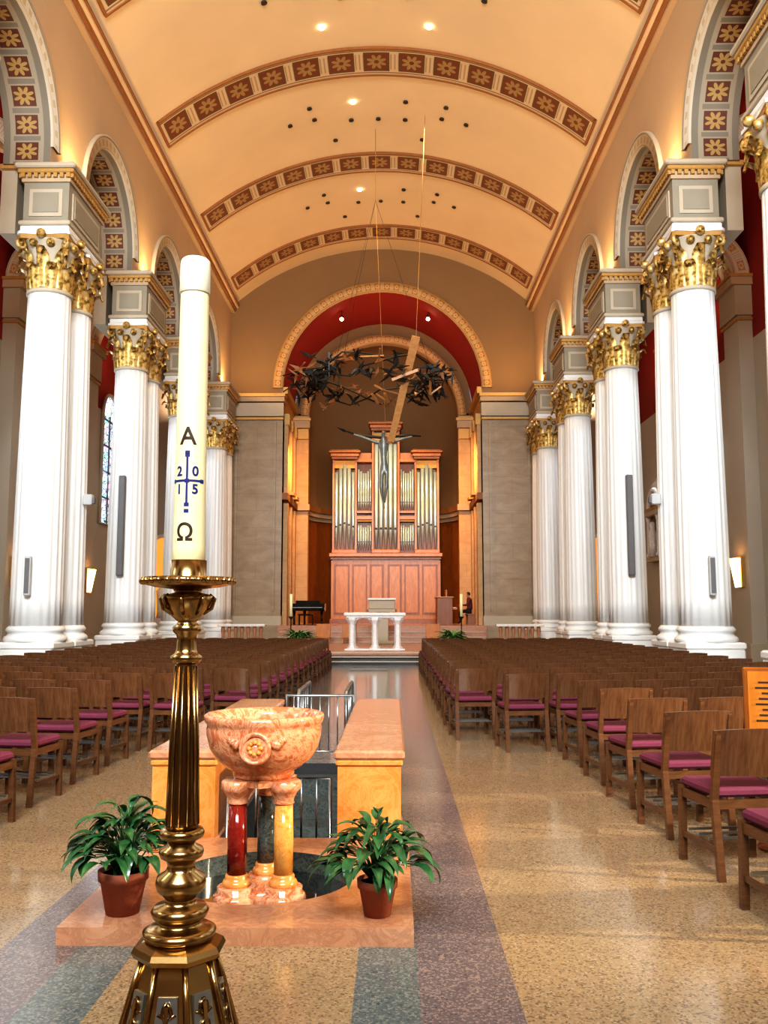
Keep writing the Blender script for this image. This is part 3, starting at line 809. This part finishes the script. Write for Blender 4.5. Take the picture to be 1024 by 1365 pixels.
# ------------------------------------------------------------------ altar
b=B()
b.box(0,0,1.12,1.95,1.0,.10,M_WHT,.02); b.box(0,0,1.04,1.8,.88,.07,M_WHT,.01)
for x in(-.72,0,.72):
    for y_ in(-.3,.3):
        b.lathe([(.16,.0),(.16,.08),(.12,.1),(.10,.16),(.10,.80),(.13,.86),(.19,.94),(.2,1.01)],M_WHT,x,y_,0,6,smooth=False)
for x in (-.36,.36):
    b.tube([(x+.3*math.cos(PI*k/12),-.34,.80+.22*math.sin(PI*k/12)) for k in range(13)],.035,M_WHT,6)
b.box(0,0,.02,1.9,.95,.05,M_WHT,.01)
b.obj('marble_altar',(-.1,29.0,.36))
b=B()
b.box(0,0,.6,.5,.4,1.2,STONEG,.03); b.box(0,0,.06,.9,.7,.12,STONEG,.02)
b.prism([(-.5,-.25),(.5,-.25),(.56,.25),(-.56,.25)],1.2,1.30,STONEG); b.box(0,0,1.47,1.0,.45,.34,STONEG,.03); b.box(0,-.05,1.68,1.08,.5,.08,M_WHT,.02)
b.obj('stone_ambo',(.05,34.2,.36))
for x in(-2.75,2.63):
    b=B()
    b.lathe([(.16,0),(.16,.03),(.05,.07),(.025,.1),(.02,.5),(.035,.55),(.02,.6),(.02,.95),(.05,1.0),(.085,1.03),(.085,1.05),(.04,1.05)],DARKM,seg=20)
    b.lathe([(.045,1.05),(.045,1.75),(.0001,1.76)],WAX,seg=16)
    b.obj('altar_candlestick',(x,28.6,.36))
    b=B(); random.seed(int(x*10))
    b.lathe([(.15,0),(.2,.28),(.18,.28),(.0001,.25)],TERRA,seg=20)
    for i in range(110):
        a=random.uniform(0,2*PI); leafblade(b,(0,0,.26),a,random.uniform(.5,1.45),random.uniform(.45,.8),.09,random.uniform(1.2,2.3),FERN)
    b.obj('potted_fern',(x*.87,27.75,.36))
for x in(-2.2,2.0,-1.2):
    b=B(); b.box(0,0,.25,.55,.5,.06,WOODO,.01)
    for a in(-.24,.24):
        for c2 in(-.2,.2): b.box(a,c2,.12,.05,.05,.24,WOODO)
    b.box(0,.22,.5,.55,.05,.5,WOODO,.01)
    b.obj('oak_stool_chair',(x,34.6,.36))

# ------------------------------------------------------------------ organ
o=B()
def pipe(x,y_,z,r,foot,H,mat=PIPE):
    o.lathe([(r*.25,0),(r*.95,foot),(r,foot+.02),(r,foot+H),(r*.9,foot+H)],mat,x,y_,z,14)
    o.box(x,y_-r*.9,z+foot+r*1.2,r*1.1,r*.3,r*.9,DARKM)
o.box(0,.35,1.65,5.4,1.1,3.3,WOODO); o.box(0,.3,.12,5.6,1.3,.24,WOODOD); o.box(0,.25,3.42,5.7,1.4,.2,WOODO,.03); o.box(0,.28,3.25,5.55,1.25,.1,WOODOD)
for i,(px,pw) in enumerate(((-2.2,.8),(-1.3,.8),(-.45,.7),(.45,.7),(1.3,.8),(2.2,.8))):
    o.box(px,-.21,1.7,pw,.04,2.5,WOODOD); o.box(px,-.24,1.7,pw-.2,.04,2.3,WOODO)
for px in(-2.68,-1.75,-.87,0,.87,1.75,2.68): o.box(px,-.22,1.7,.12,.08,2.9,WOODO)
def tower(cx,w,z0,z1,dep):
    o.box(cx,.5,(z0+z1)/2,w,.5,z1-z0,WOODOD)
    for sx in(-1,1): o.box(cx+sx*(w/2-.05),.15,(z0+z1)/2,.1,dep,z1-z0,WOODO)
    o.box(cx,.1,z0+.1,w+.05,dep+.2,.2,WOODO,.03)
    o.box(cx,.1,z1+.05,w+.1,dep+.25,.14,WOODOD,.02); o.box(cx,.1,z1+.2,w+.22,dep+.35,.18,WOODO,.03); o.box(cx,.1,z1+.36,w+.38,dep+.5,.12,WOODO,.03); o.box(cx,.1,z1+.45,w+.2,dep+.3,.08,WOODOD,.02)
    o.box(cx,-.1,z1-.25,w-.15,.06,.4,GOLDM)
tower(-2.08,1.24,3.5,8.3,.7); tower(2.08,1.24,3.5,8.3,.7); tower(0,1.4,3.5,9.75,.9)
for cx in(-2.08,2.08):
    for i in range(5):
        t=i-2; pipe(cx+t*.215,-.14+abs(t)*.07,3.72,.095,1.2-.08*abs(t),3.1-.1*abs(t))
for i in range(5):
    t=i-2; pipe(t*.24,-.3+abs(t)*.09,3.72,.11,.9,4.75-.15*abs(t))
for sx in(-1,1):
    cx=sx*1.08
    o.box(cx,.5,5.9,.8,.4,4.8,WOODOD); o.box(cx,.1,5.32,.8,.5,.2,WOODO,.02); o.box(cx,.1,5.62,.8,.45,.12,WOODO)
    o.box(cx,.08,8.25,.86,.6,.2,WOODO,.02); o.box(cx,.12,8.5,.7,.4,.3,WOODO); o.box(cx,0,5.2,.74,.08,.14,GOLDM)
    for i in range(6):
        x=cx-.3+.12*i; pipe(x,.05,3.7,.05,.35,.75+.1*abs(i-2.5)); pipe(x,.05,5.72,.05,.35,1.5+.1*abs(i-2.5))
o.obj('pipe_organ',(.10,45.4,1.0))

b=B()
pts=[(-.75,-.5),(.75,-.5),(.75,.3),(.6,.75),(.2,.95),(-.1,1.35),(-.45,1.45),(-.75,1.2)]
b.prism(pts,.62,.95,BLACK); b.box(0,-.62,.72,1.5,.28,.08,BLACK); b.box(0,-.6,.77,1.3,.16,.02,M_WHT)
for x,y_ in((-.62,-.4),(.62,-.4),(-.3,1.1)): b.lathe([(.04,0),(.05,.1),(.04,.3),(.07,.62)],BLACK,x,y_,0,12)
b.box(0,-.45,1.0,1.1,.03,.16,BLACK)
b.box(0,-1.25,.45,.7,.35,.08,BLACK,.02)
for x in(-.3,.3):
    for y_ in(-1.38,-1.12): b.box(x,y_,.2,.04,.04,.42,BLACK)
b.obj('grand_piano',(-3.35,41.0,1.0))
b=B()
b.box(0,0,.6,.7,1.5,1.2,WOODOD,.02); b.box(.40,0,.72,.30,1.3,.08,WOODO); b.box(.42,0,.77,.2,1.1,.03,M_WHT); b.box(0,0,1.22,.8,1.6,.05,WOODO,.01); b.box(.1,0,1.4,.06,.7,.32,WOODO,.01)
b.obj('organ_console',(2.75,40.6,1.0))
b=B(); b.box(0,0,.47,.35,1.1,.06,WOODOD,.01)
for y_ in(-.5,.5): b.box(0,y_,.22,.3,.06,.44,WOODOD)
b.obj('organ_bench',(3.92,40.6,1.0))
def skinfig(name,pts,edges,rad_,mats,parent,root,loc=(0,0,0)):
    me=bpy.data.meshes.new(name); me.from_pydata(pts,edges,[]); ob=bpy.data.objects.new(name,me); COL.objects.link(ob)
    md=ob.modifiers.new('Skin','SKIN')
    for i,r in enumerate(rad_):
        me.skin_vertices[0].data[i].radius=(r,r); me.skin_vertices[0].data[i].use_root=(i==root)
    md.use_smooth_shade=True
    ob.modifiers.new('Sub','SUBSURF').levels=2; ob.modifiers['Sub'].render_levels=2
    me.materials.append(mats); ob.location=loc
    if parent: ob.parent=parent
    return ob
P=empty('seated_organist',(3.92,40.6,1.04))
skinfig('torso_and_arms',[(0,0,.60),(-.02,0,.80),(-.03,0,1.0),(-.05,0,1.10),(-.05,.17,1.06),(-.12,.21,.84),(-.36,.15,.84),(-.05,-.17,1.06),(-.12,-.21,.84),(-.36,-.15,.84),(-.07,0,1.18)],
 [(0,1),(1,2),(2,3),(3,4),(4,5),(5,6),(3,7),(7,8),(8,9),(3,10)],[.15,.13,.15,.10,.07,.05,.035,.07,.05,.035,.05],CLOTH,P,0)
skinfig('legs',[(0,0,.58),(-.05,.1,.58),(-.45,.11,.55),(-.42,.11,.12),(-.55,.11,.03),(-.05,-.1,.58),(-.45,-.11,.55),(-.42,-.11,.12),(-.55,-.11,.03)],
 [(0,1),(1,2),(2,3),(3,4),(0,5),(5,6),(6,7),(7,8)],[.12,.10,.07,.05,.035,.10,.07,.05,.035],TROUS,P,0)
for sg,nm_ in((1,'hand_l'),(-1,'hand_r')):
    pts=[(-.36,.15*sg,.84),(-.42,.15*sg,.84)]; ed=[(0,1)]; rd=[.026,.03]
    for q in range(4):
        yy=.15*sg+(q-1.5)*.019; L=[.075,.085,.08,.062][q]; i=len(pts)
        pts+=[(-.44,yy,.84),(-.44-L*.6,yy,.838),(-.44-L,yy,.82)]; ed+=[(1,i),(i,i+1),(i+1,i+2)]; rd+=[.010,.009,.007]
    i=len(pts); pts+=[(-.405,.15*sg-sg*.04,.835),(-.44,.15*sg-sg*.055,.825)]; ed+=[(1,i),(i,i+1)]; rd+=[.011,.008]
    skinfig(nm_,pts,ed,rd,SKIN,P,0)
h=B()
h.M=Matrix.Translation((-.09,0,1.30))
h.lathe([(.0001,-.13),(.035,-.12),(.055,-.09),(.07,-.04),(.077,.01),(.075,.06),(.055,.10),(.0001,.12)],SKIN,seg=24)
h.lathe([(.045,-.16),(.045,-.08)],SKIN,.02,0,0,16)
h.lathe([(.081,-.02),(.085,.03),(.08,.08),(.055,.115),(.0001,.13)],HAIR,.014,0,0,24)
h.beam((-.076,0,.02),(-.094,0,-.025),.018,.014,SKIN,.026,.02)
for sg in(-1,1): h.sphere(-.068,sg*.028,.012,.010,M_WHT,8); h.sphere(-.076,sg*.028,.012,.005,HAIR,8); h.sphere(0,sg*.078,-.01,.018,SKIN,8)
h.beam((-.074,-.02,-.06),(-.074,.02,-.06),.008,.008,CLOTH)
h.obj('head',parent=P)

# ------------------------------------------------------------------ hanging sculpture + crucifix
CR=empty('hanging_crown_of_thorns_sculpture',(-.2,29.0,9.15))
b=B(); random.seed(23)
for ring in range(2):
    pts=[]; ph=random.uniform(0,6)
    for k in range(26):
        a=2*PI*k/26; r=2.15+.3*math.sin(4*a+ph)+random.uniform(-.12,.12); pts.append((r*math.cos(a),r*math.sin(a),.3*math.sin(3*a+ph*2)+random.uniform(-.1,.1)))
    b.tube(pts,.028,DARKM,5,True)
def shard(p,d,L,w,m):
    n_=Vector((random.uniform(-.4,.4),1,random.uniform(-.4,.4))).normalized(); s_=d.cross(n_).normalized()
    q=[p-d*L*.5,p-d*L*.1+s_*w,p+d*L*.5,p+d*L*.05-s_*w*.3]
    th=n_*.02
    b.add([tuple(v-th) for v in q]+[tuple(v+th) for v in q],[(0,1,2,3),(7,6,5,4),(0,4,5,1),(1,5,6,2),(2,6,7,3),(3,7,4,0)],m)
for i in range(82):
    a=random.uniform(0,2*PI) if i<58 else random.uniform(2.2,4.1)
    r=2.2+random.uniform(-.45,.45); z=random.uniform(-.42,.42)
    p=Vector((r*math.cos(a),r*math.sin(a),z))
    m=random.choice((DARKM,DARKM,DARKM,DARKM,DARKM,DARKM,DARKM,DARKM,BROWN))
    d=Vector((random.uniform(-1,1),random.uniform(-1,1),random.uniform(-.7,.7)))+Vector((-math.sin(a),math.cos(a),0))*random.choice((-1,1))*.6; d.normalize()
    L=random.uniform(.5,1.1)
    b.beam(p-d*L*.5,p+d*L*.5,.055,.03,m,.012,.012)
    for q in range(3):
        t=random.uniform(-.4,.5); e=(d*.4+Vector((random.uniform(-1,1),random.uniform(-.6,.6),random.uniform(-1,1)))).normalized()
        shard(p+d*L*t+e*.12,e,random.uniform(.35,.7),random.uniform(.05,.11),m)
for i in range(9):
    a=random.uniform(-1.6,1.6); r=2.1; p=Vector((r*math.cos(a),r*math.sin(a),random.uniform(-.4,.4))); d=Vector((random.uniform(-1,1),random.uniform(-1,1),random.uniform(-.5,.5))).normalized()
    q=p+d*random.uniform(.35,.6); b.beam(p-d*.3,q,.08,.05,WOODX)
    e=Vector((d.y,-d.x,.6)).normalized(); b.beam(q,q+e*.45,.08,.05,WOODX)
b.obj('thorn_ring',parent=CR)
b=B()
b.beam((1.39,-2.3,.75),(.62,-.5,-2.15),.26,.13,WOODX,.20,.13,up=(0,1,0)); b.beam((1.45,-2.0,-.22),(.65,-1.9,-.5),.09,.09,WOODX,up=(0,1,0))
b.tube([(-.9,0,-1.70),(-.4,0,-1.86),(.4,0,-1.93),(1.1,0,-1.85),(1.6,0,-1.88)],[.02,.045,.05,.045,.02],DARKM,8)
b.tube([(-.9,0,-1.70),(-1.15,-.1,-1.60)],[.05,.01],DARKM,6)
b.beam((.62,-.5,-2.15),(.45,0,-1.95),.2,.1,WOODX,up=(1,0,0))
b.obj('cross_beam',parent=CR)
b=B()
for a in(.3,2.2,4.2): b.tube([(2.2*math.cos(a),2.2*math.sin(a),.1),(.1,0,6.2)],.005,DARKM,4)
b.tube([(.1,0,6.2),(.1,0,8.75)],.010,GOLDM,5); b.tube([(.45,0,-1.9),(.1,0,6.2)],.007,GOLDM,4); b.tube([(1.39,-2.3,.75),(1.75,-1,8.65)],.010,GOLDM,4)
b.obj('suspension_cables',parent=CR)
BRZ=plain('bronze_patina',(.22,.225,.205),.42,.5,.3,9)
skinfig('corpus',[(.40,-.1,-3.0),(.38,-.12,-2.65),(.38,-.12,-2.3),(.38,-.12,-2.1),(.36,-.22,-1.9),(.38,-.26,-1.75),(.12,-.1,-2.1),(-.25,-.08,-1.95),(-.62,-.04,-1.82),(.64,-.1,-2.1),(1.0,-.08,-1.98),(1.32,-.04,-1.9),
 (.32,-.12,-3.1),(.30,-.22,-3.6),(.36,-.1,-4.1),(.48,-.12,-3.1),(.46,-.22,-3.6),(.40,-.1,-4.1),(.38,-.2,-4.3)],
 [(0,1),(1,2),(2,3),(3,4),(4,5),(3,6),(6,7),(7,8),(3,9),(9,10),(10,11),(0,12),(12,13),(13,14),(0,15),(15,16),(16,17),(14,18)],
 [.12,.10,.13,.09,.05,.085,.06,.05,.03,.06,.05,.03,.08,.06,.035,.08,.06,.035,.035],BRZ,CR,0)

# ------------------------------------------------------------------ ceiling downlights
b=B()
def dl(x,y_,lit=False):
    z=zv(x)-.03; nrm=Vector((-x,0,-(z-VC))).normalized()
    b.M=Matrix.Translation((x,y_,z))@nrm.to_track_quat('Z','Y').to_matrix().to_4x4()
    b.lathe([(.07,-.04),(.085,.02),(.065,.02),(.055,-.015),(.0001,-.015)],GLOWW if lit else HOLE,seg=14)
    b.M=Matrix()
for c in (PC[3]+3.02,PC[4]+3.02,PC[5]+3.02,PC[2]+3.02):
    for x in(-2.9,-2.1,-.9,0.0,.9,2.1,2.9): dl(x,c+.35*(abs(x)<1)-.2,False)
    for x in(-2.2,-.8,.9,2.2): dl(x,c-.9,x in(-.8,))
    for x in(-1.5,1.5): dl(x,c+1.3,c<25)
b.obj('recessed_downlights')
b=B()
for x in(-1.9,2.1):
    b.lathe([(.07,-.1),(.10,.1)],DARKM,x,0,0,16); b.sphere(x,-.06,-.04,.085,GLOWW,12); b.tube([(x,0,.1),(x,0,.42)],.02,DARKM,6)
b.obj('arch_spotlights',(0,YE+1.2,15.1))

b=B()
b.box(0,0,.94,.36,.03,.42,WOODOD,.008); b.box(0,-.018,.94,.31,.01,.37,WOODO)
for i in range(8): b.box(0,-.025,.81+.035*i,.22-.04*(i%3),.004,.010,INKK)
b.tube([(0,.0,.03),(0,.0,.76)],.014,WOODOD,8); b.lathe([(.13,0),(.13,.02),(.03,.04)],WOODOD,seg=20)
b.obj('notice_stand',(2.97,6.0,0),-.15)
for sx in(-1,1):
    b=B(); pts=[(-.7,0),(.7,0)]+[(.7*math.cos(PI*k/12),2.9+.7*math.sin(PI*k/12)) for k in range(13)]
    b.add([(x,-.02,z) for x,z in pts],[tuple(range(len(pts)))],NICHEGLOW)
    b.tube([(x,-.06,z) for x,z in pts],.1,M_WHT,8,True); b.box(0,-.3,-.65,1.8,.56,1.3,M_WHT,.03)
    b.lathe([(.22,0),(.18,.3),(.2,.9),(.24,1.15),(.12,1.3),(.08,1.36),(.12,1.45),(.1,1.6),(.0001,1.66)],M_WHT,0,-.35,0,16)
    b.obj('side_shrine',(sx*9.5,YE-.12,1.3))
    b=B(); b.box(0,0,.06,1.7,.4,.12,M_WHT); b.box(0,0,1.06,1.8,.45,.1,M_WHT,.02)
    for i in range(7): b.lathe([(.06,.12),(.09,.35),(.05,.65),(.08,.9),(.06,1.02)],M_PINK,-.72+.24*i,0,0,10)
    b.obj('marble_balustrade',(sx*5.25,34.3,.0))
b=B()
b.box(-.12,0,3.55,.3,1.7,.18,STONEG,.02); b.box(-.05,0,4.7,.1,1.2,2.2,WALLD)
for s_ in(-1,1): b.lathe([(.13,3.64),(.13,3.75),(.09,3.8),(.08,5.0),(.14,5.2)],M_WHT,-.18,s_*.62,0,12)
b.box(-.16,0,5.3,.36,1.7,.2,STONEG,.02)
b.prism([(-.34,-.85),(0,-.85),(0,.85),(-.34,.85)],5.4,5.5,GOLDM)
b.tube([(-.15,.7*math.cos(PI*k/12),5.5+.7*math.sin(PI*k/12)) for k in range(13)],.1,M_WHT,8)
b.lathe([(.2,3.64),(.17,4.0),(.19,4.5),(.1,4.7),(.12,4.8),(.1,4.95),(.0001,5.0)],M_WHT,-.22,0,0,14)
b.obj('statue_wall_shrine',(XO,34.3,0))

# ------------------------------------------------------------------ lights
def area(name,loc,rot,size,e,col,sy=None,spread=PI):
    l=bpy.data.lights.new(name,'AREA'); l.energy=e; l.color=col; l.size=size; l.spread=spread
    if sy: l.shape='RECTANGLE'; l.size_y=sy
    o=bpy.data.objects.new(name,l); o.location=loc; o.rotation_euler=rot; COL.objects.link(o); return o
def aim(loc,tgt): return (Vector(tgt)-Vector(loc)).to_track_quat('-Z','Y').to_euler()
W1=(1,.64,.31); WC=(.90,.95,1.0)
area('rear_window_light',(0,-5.6,10.5),aim((0,-5.6,10.5),(0,20,6.5)),7,3000,WC,6,math.radians(105))
for c in PC:
    for sx in(-1,1):
        area('uplight',(sx*6.45,c,11.12),aim((sx*6.45,c,11.12),(sx*3.8,c,17)),.3,118,W1,1.5)
        area('aisle_red_fill',(sx*9.0,c+1.2,10.6),aim((sx*9.0,c+1.2,10.6),(sx*9.3,c+3,13)),.4,40,(1,.72,.5),1.0)  # added fill to brighten the red upper aisle, no fixture here
for c in [(PC[k]+PC[k+1])/2 for k in range(6)]:
    for sx in(-1,1):
        area('aisle_side_light',(sx*(XO-.25),c,7.2),aim((sx*(XO-.25),c,7.2),(0,c-1,2.5)),1.6,135 if sx<0 else 80,WC,4)  # left lamps stand for window daylight; right ones are added, no windows there
for c in (PC[1]+3,PC[2]+3,PC[3]+3.02,PC[4]+3.02,PC[5]+3.02):
    for x in(-1.5,1.5):
        l=bpy.data.lights.new('downlight','SPOT'); l.energy=620; l.color=(1,.74,.42); l.spot_size=1.5; l.spot_blend=.7; l.shadow_soft_size=.12
        o_=bpy.data.objects.new('downlight',l); o_.location=(x,c,zv(x)-.2); COL.objects.link(o_)
l=bpy.data.lights.new('added_side_spot','SPOT'); l.energy=5200; l.color=(1,.82,.56); l.spot_size=.62; l.spot_blend=.4; l.shadow_soft_size=.10  # added low spot raking chair-row shadow bands over the floor; no door here
o_=bpy.data.objects.new('added_side_spot',l); o_.location=(10.3,3.9,2.9); o_.rotation_euler=aim(o_.location,(0.9,6.6,0)); COL.objects.link(o_)
for x in(-1.9,2.1):
    l=bpy.data.lights.new('organ_spot','SPOT'); l.energy=1750; l.color=(1,.76,.46); l.spot_size=.85; l.spot_blend=.6; l.shadow_soft_size=.12
    o_=bpy.data.objects.new('organ_spot',l); o_.location=(x,YE+.9,14.9); o_.rotation_euler=aim(o_.location,(0.1,45.2,5)); COL.objects.link(o_)
area('chancel_uplight',(0,41,11.0),aim((0,41,11),(0,41.3,16)),2.5,100,(1,.6,.35))
for sx in(-1,1): area('chancel_side',(sx*3.2,40.0,8.8),aim((sx*3.2,40.0,8.8),(sx*4.4,42.4,5)),.5,200,(1,.55,.22))
w=bpy.data.worlds.new('world'); scene.world=w; w.use_nodes=True; w.node_tree.nodes['Background'].inputs[0].default_value=(.8,.85,1,1); w.node_tree.nodes['Background'].inputs[1].default_value=.3

# ------------------------------------------------------------------ camera
cam=bpy.data.cameras.new('camera'); co=bpy.data.objects.new('camera',cam); COL.objects.link(co); scene.camera=co
cam.sensor_fit='VERTICAL'; cam.sensor_height=36; cam.lens=1200/1365*36; cam.clip_end=200
co.location=(.5,0,1.5); co.rotation_euler=(PI/2+math.radians(6.44),0,math.radians(.62))
scene.view_settings.view_transform='Standard'
try: scene.view_settings.look='High Contrast'
except Exception as e: print('look',e)
scene.view_settings.exposure=-.1
